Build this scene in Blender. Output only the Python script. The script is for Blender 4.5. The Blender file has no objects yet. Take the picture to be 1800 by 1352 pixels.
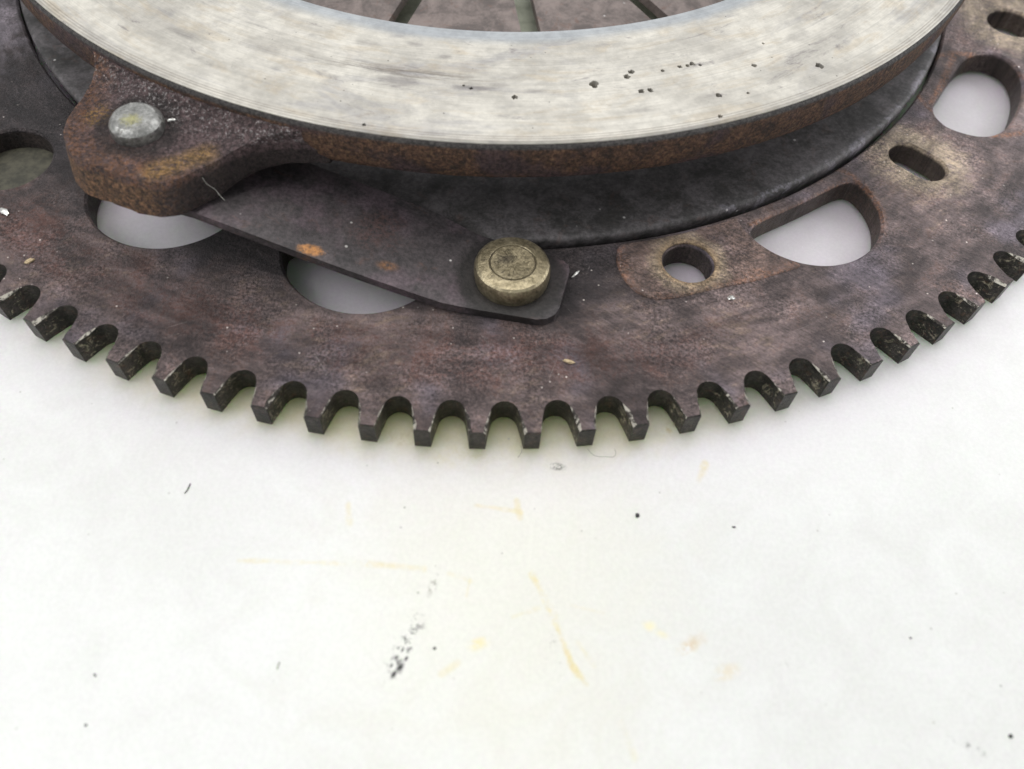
import bpy, bmesh, math, random
import numpy as np
from mathutils import Matrix, Vector, noise
from mathutils.geometry import delaunay_2d_cdt
random.seed(7)
C = bpy.context.scene
K = 0.001                                     # everything below is measured in millimetres

# ------------------------------------------------------------------ camera
cam_d = bpy.data.cameras.new('camera'); cam = bpy.data.objects.new('camera', cam_d)
C.collection.objects.link(cam); C.camera = cam
TILT, ROLL = 0.58172, 0.07702
ct, st, cr, sr = math.cos(TILT), math.sin(TILT), math.cos(ROLL), math.sin(ROLL)
fw = Vector((0, st, -ct)); up0 = Vector((0, ct, st)); rt0 = Vector((1, 0, 0))
rt = cr*rt0 + sr*up0; up = -sr*rt0 + cr*up0
M = Matrix.Identity(4)
for i in range(3):
    M[i][0], M[i][1], M[i][2] = rt[i], up[i], -fw[i]
M.translation = Vector((13.163, -196.74, 99.93))*K
cam.matrix_world = M
cam_d.sensor_width = 36; cam_d.lens = 36*1424.5/1800
cam_d.clip_start = 0.005; cam_d.clip_end = 20
cam_d.dof.use_dof = True; cam_d.dof.focus_distance = 0.138; cam_d.dof.aperture_fstop = 17

# ------------------------------------------------------------------ light
W = bpy.data.worlds.new('World'); C.world = W; W.use_nodes = True
bg = W.node_tree.nodes['Background']; bg.inputs[0].default_value = (0.95, 0.98, 1.0, 1); bg.inputs[1].default_value = 0.54
def area(name, loc, target, size, power, col):
    d = bpy.data.lights.new(name, 'AREA'); d.shape = 'RECTANGLE'; d.size, d.size_y = size; d.energy = power; d.color = col
    o = bpy.data.objects.new(name, d); C.collection.objects.link(o); o.location = loc
    o.rotation_euler = (Vector(target)-Vector(loc)).to_track_quat('-Z', 'Y').to_euler()
    return o
area('ceiling_light', (-0.05, 0.04, 0.80), (0, -0.06, 0), (0.5, 0.4), 3.0, (1.0, 0.985, 0.95))
area('left_window_light', (-0.50, -0.30, 0.58), (0, -0.1, 0), (0.45, 0.4), 3.3, (0.97, 0.985, 1.0))
area('back_sheen_light', (0.05, 0.50, 0.66), (0, -0.08, 0), (0.9, 0.3), 1.6, (0.95, 0.96, 1.0))  # added lamp, gives the metal a broad sheen
area('right_window_light', (0.70, 0.22, 0.36), (0.05, -0.05, 0), (0.5, 0.4), 3.4, (0.97, 0.98, 1.0))
C.view_settings.view_transform = 'Standard'; C.view_settings.look = 'None'
C.view_settings.exposure = 0.0; C.view_settings.gamma = 1
C.cycles.use_denoising = True; C.cycles.max_bounces = 8

# ------------------------------------------------------------------ shader helpers
class Sh:
    """a tiny wrapper that writes node maths as expressions"""
    def __init__(s, name):
        s.m = bpy.data.materials.new(name); s.m.use_nodes = True
        s.t = s.m.node_tree; s.n = s.t.nodes; s.l = s.t.links
        s.bsdf = s.n['Principled BSDF']
        g = s.n.new('ShaderNodeNewGeometry')
        s.pos = s.vm('SCALE', g.outputs['Position'], scale=1000)
        sp = s.n.new('ShaderNodeSeparateXYZ'); s.l.new(s.pos, sp.inputs[0])
        s.x, s.y, s.z = (V(s, o) for o in sp.outputs)
        s._pol = None
    def put(s, sock, v):
        if isinstance(v, V): s.l.new(v.o, sock)
        elif isinstance(v, bpy.types.NodeSocket): s.l.new(v, sock)
        else: sock.default_value = v
    def vm(s, op, a, b=None, scale=None):
        n = s.n.new('ShaderNodeVectorMath'); n.operation = op; s.put(n.inputs[0], a)
        if b is not None: s.put(n.inputs[1], b)
        if scale is not None: n.inputs['Scale'].default_value = scale
        return n.outputs[0]
    def math(s, op, a, b=None, c=None, clamp=False):
        n = s.n.new('ShaderNodeMath'); n.operation = op; n.use_clamp = clamp
        s.put(n.inputs[0], a)
        if b is not None: s.put(n.inputs[1], b)
        if c is not None: s.put(n.inputs[2], c)
        return V(s, n.outputs[0])
    def vec(s, x, y, z=0.0):
        n = s.n.new('ShaderNodeCombineXYZ')
        for i, v in enumerate((x, y, z)): s.put(n.inputs[i], v)
        return n.outputs[0]
    def polar(s):
        if s._pol is None:
            r = s.math('SQRT', s.x*s.x + s.y*s.y); s._pol = (r, s.math('ARCTAN2', s.x, s.y*-1.0))
        return s._pol
    def noise(s, scale, detail=4, rough=0.6, vec=None, dist=0.0, off=None):
        n = s.n.new('ShaderNodeTexNoise'); v = vec or s.pos
        if off: v = s.vm('ADD', v, off)
        s.l.new(v, n.inputs['Vector'])
        n.inputs['Scale'].default_value = scale; n.inputs['Detail'].default_value = detail
        n.inputs['Roughness'].default_value = rough; n.inputs['Distortion'].default_value = dist
        return V(s, n.outputs['Fac'])
    def voro(s, scale, vec=None, rnd=1.0):
        n = s.n.new('ShaderNodeTexVoronoi'); s.l.new(vec or s.pos, n.inputs['Vector'])
        n.inputs['Scale'].default_value = scale; n.inputs['Randomness'].default_value = rnd
        sp = s.n.new('ShaderNodeSeparateColor'); s.l.new(n.outputs['Color'], sp.inputs[0])
        return V(s, n.outputs['Distance']), V(s, sp.outputs[0])
    def ss(s, v, a, b):                        # smooth step from a to b (a may be larger than b)
        n = s.n.new('ShaderNodeMapRange'); n.interpolation_type = 'SMOOTHSTEP'
        lo, hi, p, q = (a, b, 0, 1) if a < b else (b, a, 1, 0)
        s.put(n.inputs['Value'], v)
        n.inputs['From Min'].default_value = lo; n.inputs['From Max'].default_value = hi
        n.inputs['To Min'].default_value = p; n.inputs['To Max'].default_value = q
        return V(s, n.outputs[0])
    def dist(s, cx, cy, ax=1.0, ay=1.0, rot=0.0):
        dx, dy = s.x-cx, s.y-cy
        if rot:
            c, q = math.cos(rot), math.sin(rot); dx, dy = dx*c + dy*q, dy*c - dx*q
        dx, dy = dx*(1/ax), dy*(1/ay)
        return s.math('SQRT', dx*dx + dy*dy)
    def seg(s, a, b):                          # distance to a segment
        ax, ay = a; bx, by = b; L2 = (bx-ax)**2 + (by-ay)**2
        t = s.math('MULTIPLY', (s.x-ax)*(bx-ax) + (s.y-ay)*(by-ay), 1/L2, clamp=True)
        dx = s.x-ax - t*(bx-ax); dy = s.y-ay - t*(by-ay)
        return s.math('SQRT', dx*dx + dy*dy)
    def col(s, c): 
        n = s.n.new('ShaderNodeRGB'); n.outputs[0].default_value = (*c, 1); return n.outputs[0]
    def mix(s, a, b, f, mode='MIX'):
        n = s.n.new('ShaderNodeMix'); n.data_type = 'RGBA'; n.blend_type = mode; n.clamp_factor = True
        s.put(n.inputs[0], f)
        for i, v in ((6, a), (7, b)):
            s.put(n.inputs[i], (*v, 1) if isinstance(v, tuple) else v)
        return n.outputs[2]
    def grain(s, c, scale, lo, hi, off=(17, 5, 9), t0=0.34, t1=0.66, det=4):
        g = lo + s.ss(s.noise(scale, det, 0.75, off=off), t0, t1)*(hi-lo)
        return s.mix(c, s.vec(g, g, g), 1.0, 'MULTIPLY')
    def bump(s, h, dist, strength=1.0, prev=None):
        n = s.n.new('ShaderNodeBump'); n.inputs['Strength'].default_value = strength
        n.inputs['Distance'].default_value = dist*K; s.put(n.inputs['Height'], h)
        if prev: s.l.new(prev, n.inputs['Normal'])
        return n.outputs[0]
    def done(s, color, rough, metal=0.0, normal=None, spec=0.5, **kw):
        b = s.bsdf.inputs
        s.put(b['Base Color'], (*color, 1) if isinstance(color, tuple) else color)
        s.put(b['Roughness'], rough); s.put(b['Metallic'], metal); b['Specular IOR Level'].default_value = spec
        if normal: s.l.new(normal, b['Normal'])
        for k, v in kw.items(): b[k].default_value = v
        return s.m
class V:
    def __init__(s, sh, o): s.sh, s.o = sh, o
    def _b(s, op, a, b): return s.sh.math(op, a, b)
    def __add__(s, b): return s._b('ADD', s, b)
    __radd__ = __add__
    def __sub__(s, b): return s._b('SUBTRACT', s, b)
    def __rsub__(s, b): return s._b('SUBTRACT', b, s)
    def __mul__(s, b): return s._b('MULTIPLY', s, b)
    __rmul__ = __mul__
    def mx(s, b): return s._b('MAXIMUM', s, b)
    def mn(s, b): return s._b('MINIMUM', s, b)

# ------------------------------------------------------------------ layout of the casting, millimetres
def P(r, deg): a = math.radians(deg); return (r*math.cos(a), r*math.sin(a))
D_HOLES = [((62.57, -89.36), 13.0), ((102.0, -52.5), 12.6), ((-47.64, -96.14), 13.8), ((-12.48, -106.26), 13.7)]
BOLT = ((40.7, -104.3), 4.15)
SLOT = ((85.2, -74.5), 5.5, 3.4)             # centre, half length, half width
SLOT2 = ((116.0, -26.6), 5.2, 4.9)
RIVET = (11.8, -112.0); LUG_RIVET = (-45.6, -101.6)
MARBLE_Z = -5.05; TH = 4.6; R_RIM = 107.4

# ------------------------------------------------------------------ materials
def mat_steel(name='oxidised_steel', kind='plate'):
    s = Sh(name); r, th = s.polar()
    pol = s.vec(r*0.35, th*110.0*0.09, s.z*0.3)
    big = s.noise(0.045, 4, 0.6); mid = s.noise(0.16, 6, 0.68, dist=0.6, off=(31, 7, 3))
    st_ = s.noise(0.55, 6, 0.7, vec=s.vec(s.x*0.55+s.y*0.25, s.y*1.1-s.x*0.5, s.z)); fine = s.noise(1.5, 5, 0.75); grit = s.noise(2.6, 4, 0.8)
    c = s.mix((0.062, 0.048, 0.047), (0.172, 0.134, 0.131), s.ss(big*0.5+mid*0.5, 0.36, 0.62))
    c = s.mix(c, (0.115, 0.066, 0.050), s.ss(mid*0.6+fine*0.4, 0.5, 0.64)*0.6)       # reddish brown film
    c = s.mix(c, (0.26, 0.195, 0.145), s.ss(st_*0.55+big*0.45, 0.52, 0.66)*0.6)      # tan streaks of light rust
    c = s.mix(c, (0.15, 0.135, 0.17), s.ss(s.noise(0.07, 3, 0.5, off=(9, 50, 0)), 0.52, 0.68)*0.5)  # bluish temper colour
    if kind == 'plate':
        soot = s.ss(r+(big-0.5)*14.0+(mid-0.5)*6.0, 123.5, 114.5)*s.ss(th, 0.42, 0.22)
        c = s.mix(c, (0.036, 0.031, 0.033), soot*0.85)
        c = s.mix(c, (0.095, 0.046, 0.038), s.ss(r+(mid-0.5)*8, 121, 126)*s.ss(r, 134.5, 130)*s.ss(fine*0.5+mid*0.5, 0.42, 0.6)*s.ss(th, 0.5, 0.2)*0.8)
        c = s.mix(c, (0.24, 0.215, 0.245), s.ss(s.x+(mid-0.5)*30, -84, -97)*s.ss(s.y, -82, -68)*0.8)   # lavender sheen painted into the colour, upper left
        # light rust rings that wrap the holes
        for (cx, cy), rr, w, k in [(SLOT[0], 3.6, 8.0, .95), (SLOT2[0], 5.0, 9, .9)]:
            c = s.mix(c, (0.34, 0.28, 0.205), s.ss(s.dist(cx, cy)+(mid-0.5)*9.0, rr+w, rr+w*0.3)*s.ss(fine*0.5+st_*0.5, 0.36, 0.56)*k)
        for (cx, cy), rr in D_HOLES[:2]:
            d = s.math('ABSOLUTE', s.dist(cx, cy)-(rr+0.2)); d2 = s.math('ABSOLUTE', r-(R_RIM+0.3))+s.ss(s.dist(cx, cy), rr-1, rr+2)*9
            c = s.mix(c, (0.30, 0.135, 0.06), s.ss(d.mn(d2)+(mid-0.5)*2.4+(fine-0.5)*1.2, 1.1, 0.1)*s.ss(s.y*1.0+s.x*0.3, -78, -60).mx(s.ss(d2, 1.0, 0.3))*s.ss(fine, 0.40, 0.60)*0.6)
    if kind == 'pad':
        c = s.mix(c, (0.175, 0.120, 0.098), s.ss(fine*0.5+mid*0.5, 0.3, 0.6)*0.8)
        for (cx, cy), rr, w, k in [(BOLT[0], BOLT[1], 3.6, .85), (SLOT[0], 3.6, 8.5, .95), (SLOT2[0], 5.0, 8, .85)]:
            dd = s.dist(cx, cy)
            c = s.mix(c, (0.34, 0.275, 0.19), s.ss(dd+(mid-0.5)*6.0, rr+w, rr+w*0.35)*s.ss(fine*0.6+mid*0.4, 0.34, 0.54)*k)
            c = s.mix(c, (0.30, 0.20, 0.10), s.ss(dd+(fine-0.5)*1.5, rr+1.6, rr+0.6)*0.4)
        low = s.ss(th, 0.68, 0.60)
        c = s.mix(c, (0.22, 0.095, 0.045), s.ss(r+(mid-0.5)*4, 116.6, 118.2)*s.ss(fine, 0.40, 0.6)*low*0.4)
        c = s.mix(c, (0.22, 0.095, 0.045), s.ss(th+(mid-0.5)*0.05, 0.292, 0.272)*s.ss(fine, 0.38, 0.58)*0.5)
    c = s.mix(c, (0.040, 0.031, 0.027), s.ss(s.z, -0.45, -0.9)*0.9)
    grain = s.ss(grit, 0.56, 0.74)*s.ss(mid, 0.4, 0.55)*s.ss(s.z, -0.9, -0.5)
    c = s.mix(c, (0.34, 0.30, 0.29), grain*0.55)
    c = s.mix(c, (0.024, 0.020, 0.021), s.ss(s.noise(1.7, 5, 0.75, off=(3, 3, 3)), 0.54, 0.68)*0.65)
    d, rnd = s.voro(0.85); spark = s.ss(d+(grit-0.5)*0.25, 0.16, 0.08)*s.ss(rnd, 0.86, 0.97)*s.ss(s.z, -0.9, -0.5)
    c = s.mix(c, (0.62, 0.58, 0.54), spark)
    pm = s.ss(s.noise(0.42, 5, 0.7, vec=s.vec(r*0.9, th*110*0.28, 0.0), dist=0.4), 0.38, 0.62)*0.55+0.70
    c = s.mix(c, s.vec(pm, pm, pm), 1.0, 'MULTIPLY')
    pm2 = s.ss(s.noise(0.055, 5, 0.62, dist=1.0, off=(60, 2, 2)), 0.36, 0.64)*0.55+0.74
    c = s.mix(c, s.vec(pm2*1.04, pm2*1.0, pm2*0.985), 1.0, 'MULTIPLY')
    cl = s.ss(s.x, 15, 90)*0.38+0.92; c = s.mix(c, s.vec(cl, cl, cl), 1.0, 'MULTIPLY')      # lighter towards the slotted holes
    sc = s.noise(1.6, 4, 0.75, vec=s.vec((s.x*0.83-s.y*0.55)*0.22, (s.x*0.55+s.y*0.83)*1.6, 1.0)); sg = s.ss(sc, 0.34, 0.66)*0.5+0.76
    c = s.mix(c, s.vec(sg, sg, sg), s.ss(s.x, -20, 40)*0.9+0.1, 'MULTIPLY')
    for an, of in ((0.5, 3.0), (2.2, 8.0), (1.3, 15.0)):        # stray scratches
        ca, sa = math.cos(an), math.sin(an)
        sn = s.noise(1.0, 2, 0.5, vec=s.vec((s.x*ca+s.y*sa)*0.09, (s.y*ca-s.x*sa)*2.2, of))
        c = s.mix(c, (0.27, 0.24, 0.23), s.ss(sn, 0.72, 0.77)*s.ss(fine, 0.4, 0.55)*0.6)
    gk = s.ss(s.noise(0.09, 3, 0.5, off=(2, 2, 77)), 0.42, 0.62)
    c0 = c; c = s.mix(c0, s.grain(c0, 2.0, 0.42, 1.75), gk*0.72+0.28)
    ro = 0.30+fine*0.18+s.ss(mid, 0.4, 0.65)*0.16
    nb = s.bump(grit*0.8+fine*0.8+st_*0.5, 0.46, 1.0, s.bump(mid, 0.6, 0.6))
    return s.done(c, ro, 0.3, nb, 0.5)
def mat_tooth():
    s = Sh('tooth_steel'); r, th = s.polar()
    mid = s.noise(0.28, 5, 0.7); fine = s.noise(1.5, 5, 0.75); grit = s.noise(5.0, 3, 0.7)
    c = s.mix((0.017, 0.016, 0.014), (0.045, 0.039, 0.034), s.ss(mid, 0.38, 0.62))
    c = s.mix(c, (0.10, 0.055, 0.035), s.ss(s.noise(0.9, 4, 0.7, off=(8, 1, 5)), 0.54, 0.68)*0.55)
    c = s.mix(c, (0.36, 0.32, 0.23), s.ss(s.noise(0.6, 6, 0.78, dist=1.2, off=(2, 9, 4)), 0.53, 0.63)*s.ss(r, 134.6, 137.0)*s.ss(r, 139.85, 139.5)*0.75)
    c = s.mix(c, (0.018, 0.016, 0.014), s.ss(s.noise(1.9, 4, 0.7, off=(3, 3, 3)), 0.55, 0.70)*0.6)
    c = s.grain(c, 2.0, 0.55, 1.5)
    return s.done(c, 0.34+fine*0.22, 0.45, s.bump(grit*0.35+fine*0.9, 0.15, 0.75), 0.5)
def mat_burr():
    s = Sh('bright_worn_edge'); fine = s.noise(2.2, 5, 0.8)
    c = s.mix((0.06, 0.052, 0.047), (0.60, 0.56, 0.48), s.ss(s.noise(0.75, 5, 0.75, dist=0.8), 0.46, 0.58))
    return s.done(c, 0.3+fine*0.2, 0.75, s.bump(fine, 0.25, 0.9), 0.5)
def mat_cast(name='rusty_cast_iron'):
    s = Sh(name); r, th = s.polar()
    mid = s.noise(0.22, 6, 0.7, dist=0.8); fine = s.noise(1.25, 6, 0.78); grit = s.noise(2.2, 5, 0.8)
    c = s.mix((0.036, 0.023, 0.018), (0.115, 0.060, 0.036), s.ss(fine*0.6+mid*0.4, 0.40, 0.58))
    c = s.mix(c, (0.21, 0.13, 0.072), s.ss(grit*0.6+fine*0.4, 0.50, 0.64)*s.ss(mid, 0.36, 0.6)*0.9)
    c = s.mix(c, (0.055, 0.036, 0.040), s.ss(s.noise(0.10, 3, 0.5, off=(77, 3, 1)), 0.50, 0.62)*0.75)
    c = s.mix(c, (0.016, 0.012, 0.011), s.ss(s.noise(2.0, 4, 0.75, off=(5, 5, 1)), 0.56, 0.68)*0.7)
    c = s.mix(c, (0.055, 0.050, 0.048), s.ss(s.z, 19.75, 20.2))          # dark machined edge
    c = s.grain(c, 1.8, 0.45, 1.6)
    return s.done(c, 0.62+fine*0.2, 0.1, s.bump(grit*0.5+fine, 0.45, 0.9, s.bump(mid, 0.5, 0.5)), 0.4)
def mat_lug():
    s = Sh('rusty_lug_iron'); r, th = s.polar()
    mid = s.noise(0.24, 6, 0.7, dist=0.8); fine = s.noise(1.2, 6, 0.78); grit = s.noise(2.3, 4, 0.8)
    c = s.mix((0.048, 0.033, 0.033), (0.155, 0.105, 0.105), s.ss(fine*0.55+mid*0.45, 0.38, 0.62))
    edge = s.ss(r, 113, 118.5).mx(s.ss(s.x, -50, -55))
    c = s.mix(c, (0.20, 0.085, 0.030), s.ss(grit*0.4+fine*0.6, 0.42, 0.6)*edge*0.85)
    c = s.mix(c, (0.34, 0.20, 0.065), s.ss(s.seg((-40.5, -110.2), (-34.5, -106.0))+(fine-0.5)*5, 3.0, 0.6)*s.ss(grit*0.4+fine*0.6, 0.40, 0.56)*0.85)   # ochre bloom
    c = s.mix(c, (0.40, 0.23, 0.06), s.ss(s.dist(-52.3, -99.5)+(fine-0.5)*5, 3.2, 0.8)*s.ss(grit, 0.46, 0.6)*0.8)
    c = s.mix(c, (0.028, 0.023, 0.022), s.ss(s.math('ABSOLUTE', s.dist(LUG_RIVET[0], LUG_RIVET[1])-5.2)+(mid-0.5)*3, 2.0, 0.4)*0.7)   # darker ring round the rivet
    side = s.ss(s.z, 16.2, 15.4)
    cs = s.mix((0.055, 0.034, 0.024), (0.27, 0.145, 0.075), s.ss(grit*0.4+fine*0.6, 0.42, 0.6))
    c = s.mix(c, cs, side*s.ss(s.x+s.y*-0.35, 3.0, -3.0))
    c = s.mix(c, (0.030, 0.022, 0.020), side*s.ss(s.x+s.y*-0.35, -3.0, 3.0)*0.85)  # right side darkened: its shade is put into the colour
    hi = s.ss(grit, 0.53, 0.64)*s.ss(r, 111, 105)*s.ss(s.z, 16.7, 17.4)*s.ss(mid, 0.35, 0.55)
    c = s.mix(c, (0.60, 0.57, 0.56), hi*0.75)
    c = s.mix(c, (0.45, 0.40, 0.38), s.ss(s.noise(2.0, 4, 0.8, off=(1, 44, 2)), 0.60, 0.70)*0.5*s.ss(s.z, 16.2, 16.8))
    c = s.mix(c, (0.014, 0.011, 0.010), s.ss(s.noise(1.9, 4, 0.75, off=(5, 5, 1)), 0.57, 0.69)*0.6)
    c = s.grain(c, 1.9, 0.45, 1.65)
    return s.done(c, 0.38+fine*0.22, 0.25, s.bump(grit*0.9+fine, 0.85, 1.0, s.bump(mid, 0.5, 0.5)), 0.5)
def mat_face():
    s = Sh('machined_friction_face'); r, th = s.polar()
    pol = s.vec(r*1.0, th*90.0*0.30, 0.0); pol2 = s.vec(r*2.6, th*90.0*0.05, 4.0)
    blot = s.noise(0.16, 5, 0.62, vec=pol, dist=0.5); blot2 = s.noise(0.33, 5, 0.65, vec=pol, off=(40, 11, 0), dist=0.8)
    line = s.noise(1.0, 4, 0.7, vec=pol2); fine = s.noise(2.2, 5, 0.75, vec=s.vec(r, th*38.0, 0.0)); soft = s.noise(0.06, 2, 0.5)
    c = s.mix((0.43, 0.405, 0.36), (0.57, 0.54, 0.48), s.ss(blot*0.6+soft*0.4, 0.40, 0.60))
    c = s.mix(c, (0.30, 0.29, 0.295), s.ss(s.noise(0.13, 5, 0.65, vec=pol, off=(3, 80, 5), dist=1.2), 0.50, 0.66)*0.52)
    c = s.mix(c, (0.44, 0.36, 0.25), s.ss(blot2, 0.50, 0.68)*0.4)                                   # straw burn marks
    c = s.mix(c, (0.20, 0.18, 0.18), s.ss(s.noise(0.24, 5, 0.7, vec=pol, off=(9, 31, 2), dist=1.2), 0.57, 0.70)*s.ss(fine, 0.3, 0.55)*0.75)
    c = s.mix(c, (0.16, 0.14, 0.12), s.ss(s.math('ABSOLUTE', r-89.2)+(blot-0.5)*3, 1.6, 0.2)*s.ss(th, 0.13, 0.02)*s.ss(th, -0.33, -0.12)*s.ss(blot2*0.5+line*0.5, 0.46, 0.58)*0.8)
    c = s.mix(c, (0.30, 0.29, 0.27), s.ss(line, 0.52, 0.70)*0.25)
    c = s.mix(c, (0.20, 0.19, 0.17), s.ss(fine, 0.60, 0.74)*0.5)
    rim = s.math('ABSOLUTE', s.math('SINE', r*6.5)); c = s.mix(c, (0.20, 0.165, 0.135), s.ss(r, 101.6, 102.3)*s.ss(rim, 0.5, 0.95)*s.ss(fine*0.4+line*0.6, 0.3, 0.55)*0.5)
    for (cx, cy), ax, ay, k in DABS:            # smoky dabs left by the clutch lining
        m = s.ss(s.dist(cx, cy, ax, ay, math.atan2(cy, cx)+math.pi/2)+(blot2-0.5)*2.2+(fine-0.5)*1.0, 1.0, 0.1)
        c = s.mix(c, (0.17, 0.155, 0.15), m*k)
    c = s.mix(c, (0.33, 0.35, 0.37), s.ss(r+(blot-0.5)*2.5, 80.8, 78.2)*0.85)
    d, rnd = s.voro(0.9); c = s.mix(c, (0.07, 0.07, 0.06), s.ss(d+(fine-0.5)*0.2, 0.16, 0.08)*s.ss(rnd, 0.90, 0.97)*0.8)
    c = s.grain(c, 0.4, 0.88, 1.08, (7, 7, 70)); ln = s.noise(0.9, 3, 0.6, vec=s.vec(r*4.0, th*1.6, 2.0)); g = 0.91+s.ss(ln, 0.3, 0.7)*0.12; c = s.mix(c, s.vec(g, g, g), 1.0, 'MULTIPLY')
    nb = s.bump(line*0.6+fine*0.5+rim*s.ss(r, 101.6, 102.3)*0.4, 0.07, 0.7)
    return s.done(c, 0.42+blot*0.2, 0.38, nb, 0.5)
def mat_dark(name, a, b, metal=0.25, ro=0.42, bump=0.10, rustk=0.3):
    s = Sh(name); mid = s.noise(0.16, 5, 0.65, dist=0.5); fine = s.noise(1.4, 5, 0.75); grit = s.noise(4.5, 3, 0.7)
    c = s.mix(a, b, s.ss(mid*0.7+fine*0.3, 0.38, 0.62))
    c = s.mix(c, (0.12, 0.055, 0.035), s.ss(s.noise(0.3, 6, 0.7, off=(12, 4, 9), dist=0.8), 0.55, 0.68)*rustk)
    d, rnd = s.voro(0.5); c = s.mix(c, (0.5, 0.48, 0.46), s.ss(d, 0.15, 0.08)*s.ss(rnd, 0.90, 0.92)*0.8)
    return s, c, mid, fine, grit
def mat_strap():
    s, c, mid, fine, grit = mat_dark('dark_spring_steel', (0.032, 0.028, 0.029), (0.068, 0.057, 0.059))
    c = s.mix(c, (0.36, 0.165, 0.055), s.ss(s.dist(-19.0, -113.6, 2.6, 1.2)+(fine-0.5)*1.6, 1.0, 0.45)*s.ss(fine, 0.32, 0.5))         # bright rust bloom
    c = s.mix(c, (0.13, 0.075, 0.04), s.ss(s.seg((-44, -113.3), (-2, -119.3))+(mid-0.5)*1.2, 1.3, 0.2)*s.ss(fine, 0.36, 0.56)*0.8)
    c = s.mix(c, (0.12, 0.085, 0.10), s.ss(s.noise(0.09, 5, 0.65, off=(70, 5, 1)), 0.48, 0.62)*0.5)
    c = s.mix(c, (0.20, 0.095, 0.04), s.ss(s.dist(-7.5, -113.6, 2.2, 1.3)+(fine-0.5)*1.6, 1.0, 0.3)*s.ss(fine, 0.36, 0.55)*0.8)
    c = s.mix(c, (0.10, 0.055, 0.05), s.ss(s.dist(-10, -107, 9, 5)+(mid-0.5)*2.4, 1.0, 0.2)*s.ss(fine, 0.4, 0.6)*0.6)
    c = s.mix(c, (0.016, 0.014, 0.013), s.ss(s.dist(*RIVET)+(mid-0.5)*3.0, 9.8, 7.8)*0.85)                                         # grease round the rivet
    c = s.grain(c, 1.6, 0.7, 1.35)
    return s.done(c, 0.42+fine*0.2, 0.3, s.bump(grit*0.3+fine*0.7, 0.14, 0.8), 0.5)
def mat_dish():
    s, c, mid, fine, grit = mat_dark('dark_dish_steel', (0.042, 0.039, 0.037), (0.118, 0.106, 0.108), rustk=0.2)
    r, th = s.polar()
    c = s.mix(c, (0.40, 0.37, 0.43), s.ss(r, 102.4, 103.3)*s.ss(s.noise(0.25, 5, 0.7), 0.50, 0.62)*s.ss(th, 0.3, 0.6)*0.35)  # lilac highlight on the rolled edge, painted into the colour
    c = s.grain(c, 1.2, 0.72, 1.3)
    return s.done(c, 0.52+fine*0.2, 0.15, s.bump(grit*0.3+fine*0.7, 0.05, 0.6, s.bump(mid, 0.1, 0.5)), 0.5)
def mat_finger():
    s, c, mid, fine, grit = mat_dark('brown_spring_finger', (0.085, 0.068, 0.062), (0.20, 0.16, 0.145), rustk=0.5)
    return s.done(c, 0.45+fine*0.2, 0.2, s.bump(grit*0.3+fine*0.7, 0.10, 0.7), 0.5)
def mat_rivet(name, ctr, yellow):
    s = Sh(name); mid = s.noise(0.45, 5, 0.7, dist=0.6); fine = s.noise(1.8, 5, 0.78); grit = s.noise(5, 3, 0.7)
    d = s.dist(*ctr)
    if yellow:
        c = s.mix((0.20, 0.198, 0.188), (0.38, 0.375, 0.355), s.ss(fine*0.5+mid*0.5, 0.38, 0.60))
        c = s.mix(c, (0.50, 0.47, 0.18), s.ss(s.dist(ctr[0]-0.1, ctr[1]-0.9, 2.0, 1.7)+(fine-0.5)*2.4, 1.0, 0.2)*0.55)
    else:
        c = s.mix((0.19, 0.16, 0.098), (0.40, 0.34, 0.225), s.ss(fine*0.5+mid*0.5, 0.36, 0.60))
        c = s.mix(c, (0.10, 0.085, 0.065), s.ss(s.dist(ctr[0]-1.0, ctr[1]+0.6, 2.4, 1.3, 0.5)+(fine-0.5)*1.6, 1.0, 0.2)*0.8)
        ang = s.math('ARCTAN2', s.y-ctr[1], s.x-ctr[0]); ray = s.noise(1.6, 4, 0.7, vec=s.vec(ang*3.0, d*0.4, 0.0))
        c = s.mix(c, (0.045, 0.04, 0.032), s.ss(ray, 0.52, 0.66)*s.ss(d, 3.6, 2.4)*0.75)
        c = s.mix(c, (0.03, 0.026, 0.02), s.ss(s.math('ABSOLUTE', d-3.55+(mid-0.5)*0.25), 0.2, 0.05)*s.ss(mid*0.5+fine*0.5, 0.34, 0.54)*0.8)
    c = s.mix(c, (0.05, 0.043, 0.033), s.ss(s.noise(0.8, 5, 0.75, off=(4, 4, 4)), 0.56, 0.70)*0.7)
    c = s.grain(c, 1.3, 0.8, 1.15)
    return s.done(c, 0.26+fine*0.22, 0.85, s.bump(grit*0.2+fine+mid*1.5, 0.10, 0.7), 0.5)
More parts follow.
